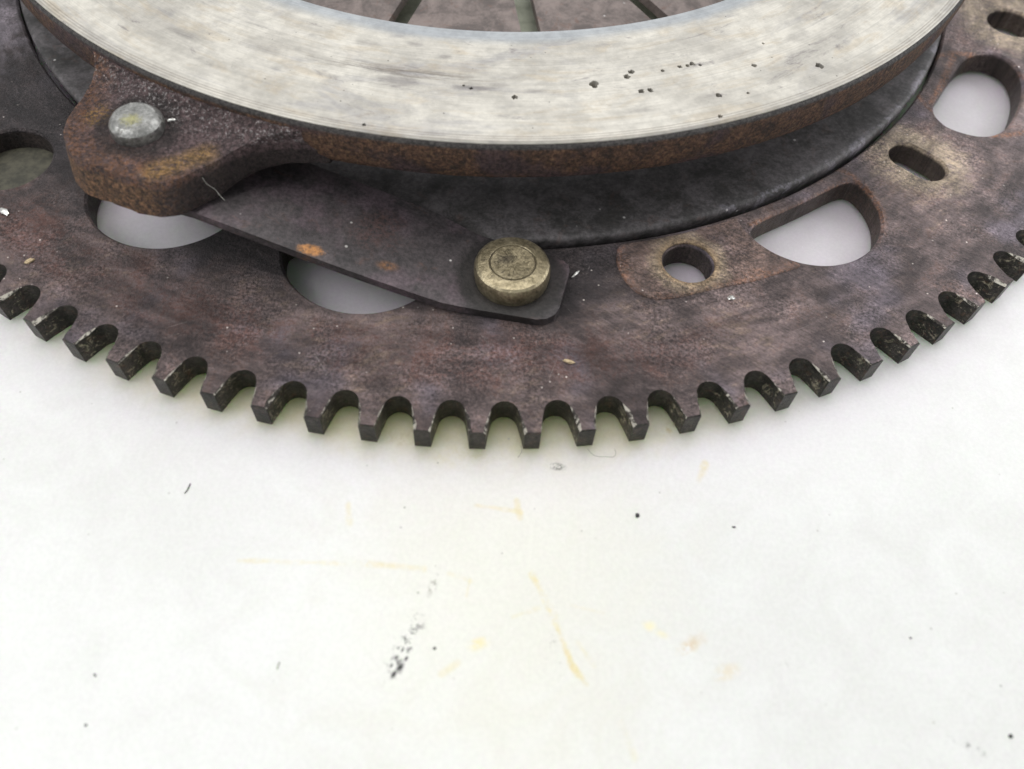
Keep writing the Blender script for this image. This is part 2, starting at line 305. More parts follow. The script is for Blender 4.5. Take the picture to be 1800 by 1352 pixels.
def mat_marble():
    s = Sh('white_marble'); soft = s.noise(0.02, 4, 0.5); mid = s.noise(0.12, 5, 0.6, dist=1.0); fine = s.noise(1.1, 4, 0.7); grit = s.noise(4, 3, 0.7)
    c = s.mix((0.615, 0.61, 0.59), (0.655, 0.652, 0.635), s.ss(soft*0.6+mid*0.4, 0.4, 0.6))
    c = s.mix(c, (0.74, 0.74, 0.735), s.ss(grit, 0.62, 0.74)*0.8)                     # crystal sparkle
    c = s.mix(c, (0.63, 0.615, 0.53), s.ss(s.dist(px(880, 1020)[0], px(880, 1020)[1], 34, 48)+(mid-0.5)*0.8, 1.0, 0.1)*0.5)
    Y = (0.62, 0.535, 0.30)
    rr, th = s.polar()                          # yellow band on the slab round the gear's edge
    tint = s.ss(rr+(mid-0.5)*7.0, 144.5, 136.0)*s.ss(rr, 124, 131)*s.ss(th+(soft-0.5)*0.2, -0.62, -0.1)*s.ss(th, 0.55, 0.15)
    c = s.mix(c, (0.56, 0.52, 0.25), tint*(0.40+fine*0.5))
    wob = (s.noise(0.25, 3, 0.6, off=(2, 7, 1))-0.5)*5.0
    def streak(a, b, w, k):
        nonlocal c
        m = s.ss(s.seg(a, b)+wob*0.22+(fine-0.5)*0.5, w*0.62, w*0.05)*s.ss(mid*0.6+fine*0.4, 0.40, 0.60)
        c = s.mix(c, Y, m*k*1.25)
    for a, b, w, k in STREAKS: streak(a, b, w, k)
    def blob(p, ax, ay, rot, colr, k, t0=0.40, t1=0.56):
        nonlocal c
        m = s.ss(s.dist(p[0], p[1], ax, ay, rot)+(mid-0.5)*1.6+(fine-0.5)*1.0, 1.0, 0.25)*s.ss(fine, t0, t1)
        c = s.mix(c, colr, m*k)
    for b in BLOBS: blob(*b)
    v1 = s.voro(0.45); c = s.mix(c, (0.40, 0.39, 0.36), s.ss(v1[0]+(fine-0.5)*0.1, 0.10, 0.05)*s.ss(v1[1], 0.80, 0.95)*0.7)
    c = s.mix(c, (0.60, 0.60, 0.58), s.ss(s.noise(0.07, 6, 0.7, dist=1.5, off=(5, 5, 5)), 0.55, 0.80)*0.2)
    c = s.grain(c, 1.5, 0.97, 1.03)
    d, rnd = s.voro(0.14); c = s.mix(c, (0.10, 0.095, 0.085), s.ss(d+(fine-0.5)*0.05, 0.045, 0.025)*s.ss(rnd, 0.88, 0.90)*0.8)
    d, rnd = s.voro(0.55); near = s.ss(s.dist(SPR[0], SPR[1], 6, 22)+(mid-0.5)*1.2, 1.0, 0.3)
    c = s.mix(c, (0.16, 0.155, 0.13), s.ss(d, 0.12, 0.06)*s.ss(rnd, 0.55, 0.6)*near*0.8)
    nb = s.bump(fine*0.6+grit*0.4, 0.05, 0.5)
    return s.done(c, 0.32+mid*0.15, 0.0, nb, 0.4, **{'Subsurface Weight': 0.8, 'Subsurface Radius': (0.78, 1.12, 0.70), 'Subsurface Scale': 0.026})
def px(u, v, z=MARBLE_Z):                     # where a ray through a photo point meets the slab: layout only
    d = fw + rt*((u-900)/1424.5) - up*((v-676)/1424.5); o = Vector((13.163, -196.74, 99.93))
    t = (z-o.z)/d.z; q = o+d*t; return (q.x, q.y)
STREAKS = [(px(935, 1010), px(975, 1085), 1.1, 1.0), (px(970, 1080), px(1003, 1160), 1.0, .9), (px(1003, 1165), px(1030, 1203), 1.0, .85), (px(1015, 1130), px(1045, 1170), .9, .4),
           (px(420, 985), px(650, 992), .9, .4), (px(640, 990), px(745, 1000), 1.1, .55), (px(790, 1008), px(828, 1022), 1.0, .35), (px(826, 1020), px(820, 1048), .8, .45),
           (px(836, 888), px(915, 900), .8, .4), (px(908, 880), px(914, 910), 1.0, .4), (px(612, 888), px(614, 920), 1.3, .4), (px(902, 1084), px(945, 1070), .9, .5),
           (px(1000, 1063), px(1060, 1078), .8, .28), (px(775, 1185), px(805, 1165), 1.0, .35), (px(1228, 845), px(1240, 815), 1.3, .4), (px(1080, 1240), px(1115, 1330), 1.2, .25), (px(1235, 820), px(1238, 812), 1.2, .3)]
BLOBS = [(px(840, 1133), 2.4, 1.4, 0.5, (0.70, 0.58, 0.20), .65), (px(1210, 1137), 3.2, 1.5, 0.6, (0.55, 0.42, 0.24), .7), (px(1277, 1182), 2.4, 1.2, 0.4, (0.62, 0.52, 0.34), .45), (px(1142, 1101), 1.4, 1.2, 0.0, (0.75, 0.65, 0.3), .5),
         (px(1163, 1115), 1.6, .9, -.4, (0.75, 0.65, 0.3), .35), (px(710, 1140), 2.4, 6.8, -0.32, (0.05, 0.05, 0.05), .95, .55, .585), (px(698, 1172), 1.4, 2.2, -0.5, (0.02, 0.02, 0.02), .9, .50, .54),
         *[(px(u, v), a, b, -0.45, (0.006, 0.006, 0.007), 1.0, .22, .32) for u, v, a, b in ((692, 1186, .4, .75), (704, 1173, .6, 1.0), (697, 1156, .38, .55), (714, 1158, .32, .55), (688, 1170, .22, .45), (721, 1140, .2, .45), (708, 1142, .2, .5))],
         (px(762, 1028), .8, 3.0, -0.25, (0.18, 0.17, 0.13), .8, .47, .57), (px(980, 820), 1.5, .8, 0.0, (0.10, 0.10, 0.09), .9, .44, .54), (px(972, 1160), 2.0, 4.5, 0.25, (0.12, 0.12, 0.11), .8, .60, .68), (px(1390, 1175), 3.0, 2.0, 0.0, (0.35, 0.35, 0.32), .5, .56, .66),
         (px(1700, 1312), 4.5, .7, -0.35, (0.15, 0.15, 0.15), .7, .52, .62), (px(820, 800), 9.0, 3.0, 0.0, (0.55, 0.52, 0.33), .4, .46, .62), (px(690, 770), 6.0, 2.0, 0.0, (0.5, 0.46, 0.3), .5, .50, .64), (px(1170, 755), 2.2, 1.6, 0.0, (0.5, 0.42, 0.2), .6, .48, .62)]
SPR = px(755, 880)
DABS = [(px(u, v, 21.0), a, b, k) for u, v, a, b, k in ((700, 142, 3.4, 1.7, .55), (835, 155, 4.5, 1.0, .75), (880, 150, 2.0, .8, .4), (728, 78, 2.0, 1.0, .5), (650, 78, 3.0, 1.0, .4), (782, 100, 1.6, .9, .5), (560, 130, 5.0, 1.1, .4), (470, 90, 5.0, 1.6, .35), (940, 160, 4.0, .8, .5), (1060, 80, 5.0, 1.2, .3), (1300, 95, 6.0, 1.8, .3), (1400, 65, 4.0, 1.5, .3), (1125, 195, 3.0, 1.0, .3), (330, 60, 5, 1.4, .35))]
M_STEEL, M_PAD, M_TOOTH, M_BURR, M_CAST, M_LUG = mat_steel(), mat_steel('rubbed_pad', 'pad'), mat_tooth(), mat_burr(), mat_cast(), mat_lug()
M_FACE, M_STRAP, M_DISH, M_FINGER, M_MARBLE = mat_face(), mat_strap(), mat_dish(), mat_finger(), mat_marble()
def mat_olive():
    s = Sh('olive_plating'); f = s.noise(0.3, 5, 0.7)
    return s.done(s.mix((0.34, 0.36, 0.27), (0.52, 0.54, 0.43), s.ss(f, 0.35, 0.65)), 0.5, 0.2)
M_OLIVE = mat_olive()
def mat_hole_dark():
    s = Sh('dark_olive'); f = s.noise(0.5, 5, 0.7)  # dark olive for the disc added in the left hole
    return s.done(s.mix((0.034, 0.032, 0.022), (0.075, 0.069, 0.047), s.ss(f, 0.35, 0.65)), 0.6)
M_HOLE_DARK = mat_hole_dark()
M_RIVET = mat_rivet('brassy_rivet_steel', RIVET, False); M_LRIVET = mat_rivet('grey_rivet_steel', LUG_RIVET, True)
def plain(name, colr, ro=0.6, metal=0.0):
    s = Sh(name); f = s.noise(2.0, 4, 0.7); return s.done(s.mix(tuple(v*0.6 for v in colr), colr, s.ss(f, 0.35, 0.65)), ro, metal, s.bump(f, 0.1, 0.6))
M_CRUMB, M_HAIR, M_SLIVER, M_TANCHIP = plain('black_grit', (0.03, 0.03, 0.03)), plain('grey_fibre', (0.30, 0.29, 0.26)), plain('bright_sliver', (0.75, 0.74, 0.70), 0.3, 0.6), plain('tan_chip', (0.55, 0.42, 0.25))

# ------------------------------------------------------------------ mesh helpers
def link(name, verts, faces, mats, parent=None, mat_idx=None, smooth=35, loc=None, rotz=0.0):
    me = bpy.data.meshes.new(name); me.from_pydata([tuple(c*K for c in v) for v in verts], [], faces)
    for m in (mats if isinstance(mats, (list, tuple)) else [mats]): me.materials.append(m)
    if mat_idx: me.polygons.foreach_set('material_index', mat_idx)
    bm = bmesh.new(); bm.from_mesh(me); bmesh.ops.recalc_face_normals(bm, faces=bm.faces); bm.to_mesh(me); bm.free()
    me.shade_smooth()
    if smooth: me.set_sharp_from_angle(angle=math.radians(smooth))
    o = bpy.data.objects.new(name, me); C.collection.objects.link(o)
    if parent: o.parent = parent
    if loc: o.location = tuple(c*K for c in loc)
    o.rotation_euler.z = rotz
    return o
def lathe(name, prof, m, parent, seg=256, closed=True, jitter=0.0, centre=(0, 0), smooth=35):
    vs, fs = [], []; n = len(prof)
    for i in range(seg):
        a = 2*math.pi*i/seg
        for (r, z) in prof:
            p = Vector((r*math.cos(a), r*math.sin(a), z))
            if jitter:
                q = noise.noise(p*0.35)*0.6+noise.noise(p*1.1)*0.4
                p.x += math.cos(a)*q*jitter; p.y += math.sin(a)*q*jitter; p.z += noise.noise(p*0.5+Vector((9, 9, 9)))*jitter*0.6
            vs.append((p.x+centre[0], p.y+centre[1], p.z))
    for i in range(seg):
        j = (i+1) % seg
        for k in range(n if closed else n-1):
            l = (k+1) % n
            fs.append((i*n+k, j*n+k, j*n+l, i*n+l))
    if not closed:                             # cap the axis end(s)
        fs.append(tuple(i*n+n-1 for i in range(seg))); fs.append(tuple(i*n for i in range(seg)))
    return link(name, vs, fs, m, parent, smooth=smooth)
def offset(loop, d):                           # grow a counter-clockwise loop outwards by d
    n = len(loop); out = []
    for i in range(n):
        a, b, c = Vector(loop[i-1]), Vector(loop[i]), Vector(loop[(i+1) % n])
        e1, e2 = (b-a), (c-b)
        n1 = Vector((e1.y, -e1.x)).normalized(); n2 = Vector((e2.y, -e2.x)).normalized()
        m = (n1+n2); m = m.normalized() if m.length > 1e-6 else n1
        k = max(0.4, m.dot(n1)); q = b+m*(d/k); out.append((q.x, q.y))
    return out
def ccw(loop):
    A = sum(loop[i-1][0]*loop[i][1]-loop[i][0]*loop[i-1][1] for i in range(len(loop)))
    return loop if A > 0 else loop[::-1]
def inside(pts, poly):
    x, y = pts[:, 0], pts[:, 1]; r = np.zeros(len(pts), bool); n = len(poly)
    for i in range(n):
        (x1, y1), (x2, y2) = poly[i-1], poly[i]
        if y1 == y2: continue
        r ^= ((y1 > y) != (y2 > y)) & (x < (x2-x1)*(y-y1)/(y2-y1)+x1)
    return r
def slab(name, outer, holes, z1, z0, m, parent, cham=0.35, cham_out=0.35, grid=2.5, zf=None, zh=None, wob=0.0):
    """flat plate with holes: triangulated top, chamfered rims, walls; holes are ccw loops"""
    outer = ccw(outer); holes = [ccw(h) for h in holes]
    top_o = offset(outer, -cham_out) if cham_out else outer
    top_h = [offset(h, cham) for h in holes]
    pts, edges = [], []
    loops = []
    for lp in [top_o]+top_h:
        b = len(pts); n = len(lp); pts += lp; edges += [(b+i, b+(i+1) % n) for i in range(n)]; loops.append((b, n))
    arr = np.array(pts); lo, hi = arr.min(0), arr.max(0)
    rng = np.random.default_rng(3)
    gx, gy = np.meshgrid(np.arange(lo[0], hi[0], grid), np.arange(lo[1], hi[1], grid*0.87))
    gx = gx+(np.arange(gx.shape[0]) % 2)[:, None]*grid*0.5
    g = np.stack([gx.ravel(), gy.ravel()], -1)+rng.uniform(-.2, .2, (gx.size, 2))*grid
    keep = inside(g, offset(top_o, -grid*0.4))
    for h in top_h: keep &= ~inside(g, offset(h, grid*0.4))
    pts = [Vector(p) for p in pts]+[Vector(p) for p in g[keep]]
    v, e, f, _, _, _ = delaunay_2d_cdt(pts, edges, [], 0, 1e-5)
    va = np.array([tuple(q) for q in v]); fa = np.array(f); cen = va[fa].mean(1)
    ok = inside(cen, top_o)
    for h in top_h: ok &= ~inside(cen, h)
    Z = zf or (lambda x, y: z1)
    verts = [(x, y, Z(x, y)) for x, y in va]; faces = [tuple(t) for t in fa[ok]]
    if len(verts) < len(pts): print('cdt merged', name, len(pts)-len(verts))
    used = {(round(a, 4), round(b, 4)): i for i, (a, b) in enumerate(va)}
    for li, (b, n) in enumerate(loops):
        real = outer if li == 0 else holes[li-1]; c = cham_out if li == 0 else cham
        tl = [used[(round(float(pts[b+i].x), 4), round(float(pts[b+i].y), 4))] for i in range(n)]
        rows = [tl]
        zs = ([-c] if c else [])+[z0-z1]
        for dz in zs:
            k = len(verts); verts += [(x, y, (Z(x, y)+dz) if dz != zs[-1] else (z0 if li == 0 or zh is None else zh)) for x, y in real]; rows.append(list(range(k, k+n)))
        for A, B in zip(rows, rows[1:]):
            faces += [(A[i], A[(i+1) % n], B[(i+1) % n], B[i]) for i in range(n)]
    return link(name, verts, faces, m, parent, smooth=30)
def circle(c, r, n=64, w=0.0, seed=0):
    return [(c[0]+(r+w*noise.noise(Vector((math.cos(a)*2+seed, math.sin(a)*2, seed))))*math.cos(a), c[1]+(r+w*noise.noise(Vector((math.cos(a)*2+seed, math.sin(a)*2, seed))))*math.sin(a)) for a in (2*math.pi*i/n for i in range(n))]
def d_hole(c, r, rc=R_RIM):                    # a round hole cut off by the rim of the dish
    n = 120; pc = circle(c, r, n); ok = [math.hypot(*p) > rc for p in pc]
    s0 = next(i for i in range(n) if ok[i] and not ok[i-1])
    run = []
    i = s0
    while ok[i % n]: run.append(pc[i % n]); i += 1
    a1, a0 = math.atan2(run[-1][1], run[-1][0]), math.atan2(run[0][1], run[0][0])
    d = (a0-a1+math.pi) % (2*math.pi)-math.pi
    lp = run+[P(rc, math.degrees(a1+d*t/12)) for t in range(1, 12)]
    for _ in range(7):                         # soften the two corners
        lp = [((lp[i-1][0]+2*lp[i][0]+lp[(i+1) % len(lp)][0])/4, (lp[i-1][1]+2*lp[i][1]+lp[(i+1) % len(lp)][1])/4) for i in range(len(lp))]
    return ccw(lp)
def egg_hole():                                # the rounder opening beside the slotted bolt hole
    q = [(91.9, -57.9), (92.7, -63.0), (96.3, -65.3), (100.4, -65.5), (104.7, -63.0), (109.0, -56.4), (112.0, -48.9), (112.2, -42.3), (109.2, -38.9), (104.9, -39.3), (101.3, -42.3), (96.5, -49.9)]
    out = []
    for i in range(len(q)):
        p0, p1, p2, p3 = (Vector(q[(i+k) % len(q)]) for k in (-1, 0, 1, 2))
        for j in range(8):
            t = j/8; v = 0.5*((2*p1)+(p2-p0)*t+(2*p0-5*p1+4*p2-p3)*t*t+(3*p1-p0-3*p2+p3)*t**3); out.append((v.x, v.y))
    return ccw(out)
def slot(c, hl, hw, ang=None, n=14):
    a0 = math.atan2(c[1], c[0]) if ang is None else ang; out = []
    for sgn in (1, -1):
        for i in range(n+1):
            t = a0+(0 if sgn > 0 else math.pi)-math.pi/2+math.pi*i/n
            out.append((c[0]+sgn*(hl-hw)*math.cos(a0)+hw*math.cos(t), c[1]+sgn*(hl-hw)*math.sin(a0)+hw*math.sin(t)))
    return ccw(out)
def turn(lp, deg):
    a = math.radians(deg); c, s = math.cos(a), math.sin(a); return [(x*c-y*s, x*s+y*c) for x, y in lp]

def tag(o, label=None, cat=None, group=None, kind=None):
    for k, v in (('label', label), ('category', cat), ('group', group), ('kind', kind)):
        if v: o[k] = v
    return o

# ------------------------------------------------------------------ the slab
zt = MARBLE_Z
worktop = link('worktop', [(-600, -500, zt), (600, -500, zt), (600, 500, zt), (-600, 500, zt), (-600, -500, zt-30), (600, -500, zt-30), (600, 500, zt-30), (-600, 500, zt-30)],
               [(0, 1, 2, 3), (7, 6, 5, 4), (0, 4, 5, 1), (1, 5, 6, 2), (2, 6, 7, 3), (3, 7, 4, 0)], M_MARBLE)
tag(worktop, 'white marble worktop with yellow stains and dark scuffs', kind='structure')

# ------------------------------------------------------------------ the clutch
clutch = bpy.data.objects.new('clutch_pressure_plate', None); C.collection.objects.link(clutch)
clutch.location = (0, 0, MARBLE_Z*K); clutch.empty_display_size = 0.02
tag(clutch, 'rusty brown clutch pressure plate with toothed ring gear lying on white marble', 'clutch')
bpy.context.view_layer.update()
OFF = -MARBLE_Z                                # children sit in the clutch's frame
class Root: pass
def part(o):                                   # parts are written in world millimetres; keep them there
    o.parent = clutch; o.location.z -= MARBLE_Z*K; return o

# ring gear
N = 111; PITCH = 2*math.pi/N; R0 = 133.4; RR = 134.55; RT = 140.0
PH = 0.0628995
SUB = 4
outer = [P(R0, math.degrees(-math.pi/2+PH+(k/SUB-0.5)*PITCH)) for k in range(N*SUB)]
base = [d_hole(*D_HOLES[0]), egg_hole(), d_hole(*D_HOLES[2]), d_hole(*D_HOLES[3]), circle(*BOLT, n=48), slot(*SLOT), slot(*SLOT2)]
holes = [circle((0, 0), 104.75, 240), circle((-77.6, -92.2), 7.6, 56)]
for d in (0, 120, -120):
    for i, h in enumerate(base):
        if d == -120 and i in (1, 6): continue
        holes.append(turn(h, d))
def relief(x, y):
    q = Vector((x*0.09, y*0.09, 3.0)); return noise.noise(q)*0.10+noise.noise(q*4)*0.03
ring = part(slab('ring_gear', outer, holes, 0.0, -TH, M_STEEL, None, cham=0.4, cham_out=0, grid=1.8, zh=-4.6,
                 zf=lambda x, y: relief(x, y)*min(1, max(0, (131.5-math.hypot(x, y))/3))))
# teeth: each is a wedge one pitch wide between two gullet centres
def tooth_mesh(seed):
    rnd = random.Random(seed); ht = 0.00846
    def half(sg):
        pr = [(RR, PITCH/2)]                                        # gullet floor to tip, one side
        w = PITCH/2*RR
        rad = 2.0                                                   # round gullet floor
        for t in (18, 36, 54, 70, 82):
            a = math.radians(t); pr.append((RR+rad*(1-math.cos(a)), (w-rad*math.sin(a))/RR))
        x = w-rad*math.sin(math.radians(82)); r1 = RR+rad*(1-math.cos(math.radians(82)))
        for t in (0.35, 0.7, 1.0):
            r_ = r1+(RT-r1)*t; pr.append((r_, (x/RR)+(ht-x/RR)*(t**0.85)))
        return [(r, sg*a) for r, a in pr]
    L = half(1); Rr = half(-1)[::-1]
    prof = [(R0, -PITCH/2), ] + half(-1) + half(1)[::-1] + [(R0, PITCH/2)]
    arc = [(R0, PITCH*(0.5-k/SUB)) for k in range(1, SUB)]
    prof = prof + arc
    xy = [(r*math.cos(a)-RT, r*math.sin(a)) for r, a in prof]       # origin at the tip, +x outwards
    n = len(xy); hi = len(half(1)); first = 1; last = 2*hi
    cl, cr_ = rnd.uniform(0.1, 0.5), rnd.uniform(0.15, 0.6)
    top = []
    for i, (x, y) in enumerate(xy):
        r = prof[i][0]; k = max(0, min(1, (r-RR-1.0)/2.2))
        if first <= i <= last:
            c = (cl if prof[i][1] > 0 else cr_)*k*rnd.uniform(0.3, 1.6); j = (0.14 if r >= RT-0.01 else 0)*rnd.uniform(0.5, 1.5)
            dy = -c if prof[i][1] > 0 else c
            top.append((x-j, y+dy*0.8, c*0.9))
        else: top.append((x, y, 0))
    vs = [(x, y, -0.002*0) for x, y, c in top]                      # upper face
    vs += [(x, y, -max(c, 0.03)) if first < i < last else (x, y, 0.0 if not (first <= i <= last) else -0.03) for i, ((x, y), (_, _, c)) in enumerate(zip(xy, top))]
    vs += [(x, y, -TH) for x, y in xy]
    fs = [tuple(range(n)), tuple(range(3*n-1, 2*n-1, -1))]; mi = [0, 0]
    for row in (0, 1):
        for i in range(n):
            j = (i+1) % n
            fs.append((row*n+i, row*n+j, (row+1)*n+j, (row+1)*n+i))
            wear = row == 0 and first <= i < last and not (prof[i][0] >= RT-.01 and prof[j][0] >= RT-.01) and max(top[i][2], top[j][2]) > 0.1
            mi.append(2 if wear else 1)
    me = bpy.data.meshes.new('tooth'); me.from_pydata([tuple(c*K for c in v) for v in vs], [], fs)
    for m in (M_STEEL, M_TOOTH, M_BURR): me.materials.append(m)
    me.polygons.foreach_set('material_index', mi)
    me.shade_smooth(); me.set_sharp_from_angle(angle=math.radians(26))
    return me
tooth_kinds = [tooth_mesh(100+i) for i in range(28)]
for k in range(N):
    o = bpy.data.objects.new('tooth', tooth_kinds[random.Random(k*7+1).randrange(28)]); C.collection.objects.link(o)
    a = -math.pi/2+PH+k*PITCH; o.parent = ring
    o.location = (RT*math.cos(a)*K, RT*math.sin(a)*K, 0); o.rotation_euler.z = a

hole_disc = part(lathe('hole_dark_disc', [(0.01, -4.1), (7.9, -4.1), (7.9, -4.5), (0.01, -4.5)], M_HOLE_DARK, None, 48, closed=False, centre=(-77.6, -92.2)))  # disc added under the left hole to make it look dark
# raised pads round the bolt holes
def arc(r, a0, a1, n=24): return [P(r, a0+(a1-a0)*i/n) for i in range(n+1)]
def cut_by(poly, c, r):                        # push the outline out of a hole
    out = []
    for p in poly:
        d = math.hypot(p[0]-c[0], p[1]-c[1])
        out.append(p if d >= r else (c[0]+(p[0]-c[0])*r/d, c[1]+(p[1]-c[1])*r/d))
    return out
def smooth(lp, k=2):
    for _ in range(k):
        lp = [((lp[i-1][0]+2*lp[i][0]+lp[(i+1) % len(lp)][0])/4, (lp[i-1][1]+2*lp[i][1]+lp[(i+1) % len(lp)][1])/4) for i in range(len(lp))]
    return lp
def dense(lp, step=0.8):
    out = []
    for i in range(len(lp)):
        a, b = lp[i], lp[(i+1) % len(lp)]; n = max(1, int(math.hypot(b[0]-a[0], b[1]-a[1])/step))
        out += [(a[0]+(b[0]-a[0])*t/n, a[1]+(b[1]-a[1])*t/n) for t in range(n)]
    return out
pad_a = ccw(dense([(28.9, -103.9), (28.6, -105.5), (29.9, -109.2), (32.0, -111.9), (35.0, -112.9), (39.0, -111.9), (45.5, -109.3), (51.6, -107.2), (56.3, -104.9), (60.0, -103.2), (57.0, -100), (51.3, -92.3)]+arc(105.6, -62.5, -74.2, 12)))
pad_a = smooth(cut_by(pad_a, D_HOLES[0][0], 13.45), 2)
padz = lambda x, y: 0.3+relief(x, y)*0.6
for d in (0, 120, -120):
    for lp, hl, hh in ((pad_a, base[4], 1),):
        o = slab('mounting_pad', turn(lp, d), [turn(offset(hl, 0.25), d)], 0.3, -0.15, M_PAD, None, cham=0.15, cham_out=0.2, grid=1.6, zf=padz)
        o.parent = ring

# dish of the cover, with its rolled edge and the groove outside it
dish = part(lathe('cover_dish', [(64, 0.0), (70, 0.6), (80, 1.1), (101.6, 1.5), (103.2, 1.45), (103.75, 1.3), (104.05, 1.0), (104.15, 0.5), (104.0, -0.6), (103.2, -4.5), (80, -4.6), (76, MARBLE_Z), (72, MARBLE_Z), (68, -6), (64, -1.5)], M_DISH, None, 360, smooth=50))
shelf = part(lathe('cover_shelf', [(68, -1.0), (30, -2.2), (16, -3.0), (16, -4.2), (68, -3.0)], M_OLIVE, None, 160))

# pressure plate ring and its friction face
plate = part(lathe('pressure_plate', [(76.7, 13.5), (76.75, 19.6), (77.0, 19.6), (78, 19.4), (80.6, 19.4), (102.6, 19.4), (102.65, 20.1), (103.5, 20.62), (103.85, 20.4), (104.0, 19.9),
                                      (103.9, 17.5), (103.6, 15.2), (103.2, 14.1), (102.6, 13.6), (95, 13.4), (80, 13.4)], M_CAST, None, 512, jitter=0.07, smooth=45))
PORES = [(905, 170, .55), (1045, 148, .85), (1102, 135, .6), (1110, 126, .55), (1127, 160, .55), (1143, 158, .5), (1165, 124, .35), (1195, 117, .4), (1209, 115, .4), (1217, 112, .55), (1231, 114, .3), (1326, 115, .5), (1441, 115, .75), (1264, 167, .5), (1266, 204, .4), (1342, 76, .25), (640, 219, .3), (815, 150, .25), (828, 155, .3), (1315, 163, .3)]
pore_loops = []
for i, (u, v, r) in enumerate(PORES):
    c = px(u, v, 21.0); pore_loops.append(circle(c, r*0.92, 14, r*0.5, i*3.7))
face = slab('friction_face', circle((0, 0), 103.5, 360), [circle((0, 0), 76.65, 300)]+pore_loops, 21.0, 19.6, M_FACE, None, cham=0.06, cham_out=0.22, grid=3.0)
face.parent = plate
# lug on the rim
LUG = [(-124.6, 103.2), (-123.0, 103.9), (-121.9, 105.4), (-121.0, 108.2), (-120.3, 111.8), (-119.6, 115.2), (-118.5, 118.0), (-117.1, 119.8), (-115.6, 120.9), (-113.4, 120.4), (-111.2, 120.2), (-109.4, 119.4), (-108.3, 117.6), (-107.6, 114.6), (-107.0, 112.2), (-106.2, 109.2), (-104.9, 106.6), (-103.2, 104.8), (-101.2, 103.8), (-99.6, 103.3)]
def lug_r(a):
    for (a0, r0), (a1, r1) in zip(LUG, LUG[1:]):
        if a0 <= a <= a1: t = (a-a0)/(a1-a0); return r0+(r1-r0)*t
    return LUG[-1][1]
def make_lug():
    na, nv = 150, 26; rim = []; A0, A1 = LUG[0][0], LUG[-1][0]
    pts = []
    for i in range(na+1):
        a = A0+(A1-A0)*i/na; pts.append(P(lug_r(a), a))
    for _ in range(6):
        pts = [pts[0]]+[((pts[i-1][0]+2*pts[i][0]+pts[i+1][0])/4, (pts[i-1][1]+2*pts[i][1]+pts[i+1][1])/4) for i in range(1, na)]+[pts[-1]]
    vs, fs = [], []
    for i, (ox, oy) in enumerate(pts):
        ro = math.hypot(ox, oy); ux, uy = ox/ro, oy/ro
        a = math.radians(A0+(A1-A0)*i/na)
        for k in range(nv+1):                   # from inside the ring outwards
            t = k/nv; r = 102.2+(ro-102.2)*t
            f = max(0, min(1, (112-r)/8.2)); f = f*f
            z = 17.0+2.5*f
            edge = (ro-r); z -= max(0, 0.3-edge)**2*0.8
            q = Vector((ux*r, uy*r, z)); z += (noise.noise(q*0.45)*0.16+noise.noise(q*1.3)*0.09)
            vs.append((ux*r, uy*r, z))
        for z, g in ((16.6, 0.14), (15.0, 0.5), (13.2, 0.95), (11.4, 1.35), (11.1, 1.0)):
            q = Vector((ux*ro, uy*ro, z)); w = noise.noise(q*0.5)*0.16+noise.noise(q*1.4)*0.09
            fb = max(0, min(1, (ro-103.4)/9)); g *= fb; z = 16.6-(16.6-z)*(0.58+0.42*fb) if z < 16 else z; vs.append((ux*(ro+g+w), uy*(ro+g+w), z))
        vs.append((ux*102.0, uy*102.0, 13.0))
    n = nv+7
    for i in range(na):
        for k in range(n-1):
            fs.append((i*n+k, (i+1)*n+k, (i+1)*n+k+1, i*n+k+1))
    fs.append(tuple(range(n))); fs.append(tuple(na*n+k for k in range(n))[::-1])
    return vs, fs
lv, lf = make_lug()
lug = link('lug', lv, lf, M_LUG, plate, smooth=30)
lrv = lathe('lug_rivet', [(0.01, 16.2), (4.0, 16.2), (4.0, 17.8), (3.85, 18.5), (3.3, 19.2), (3.05, 19.35), (0.01, 19.45)], M_LRIVET, None, 64, closed=False, jitter=0.07, centre=LUG_RIVET, smooth=24); lrv.parent = plate
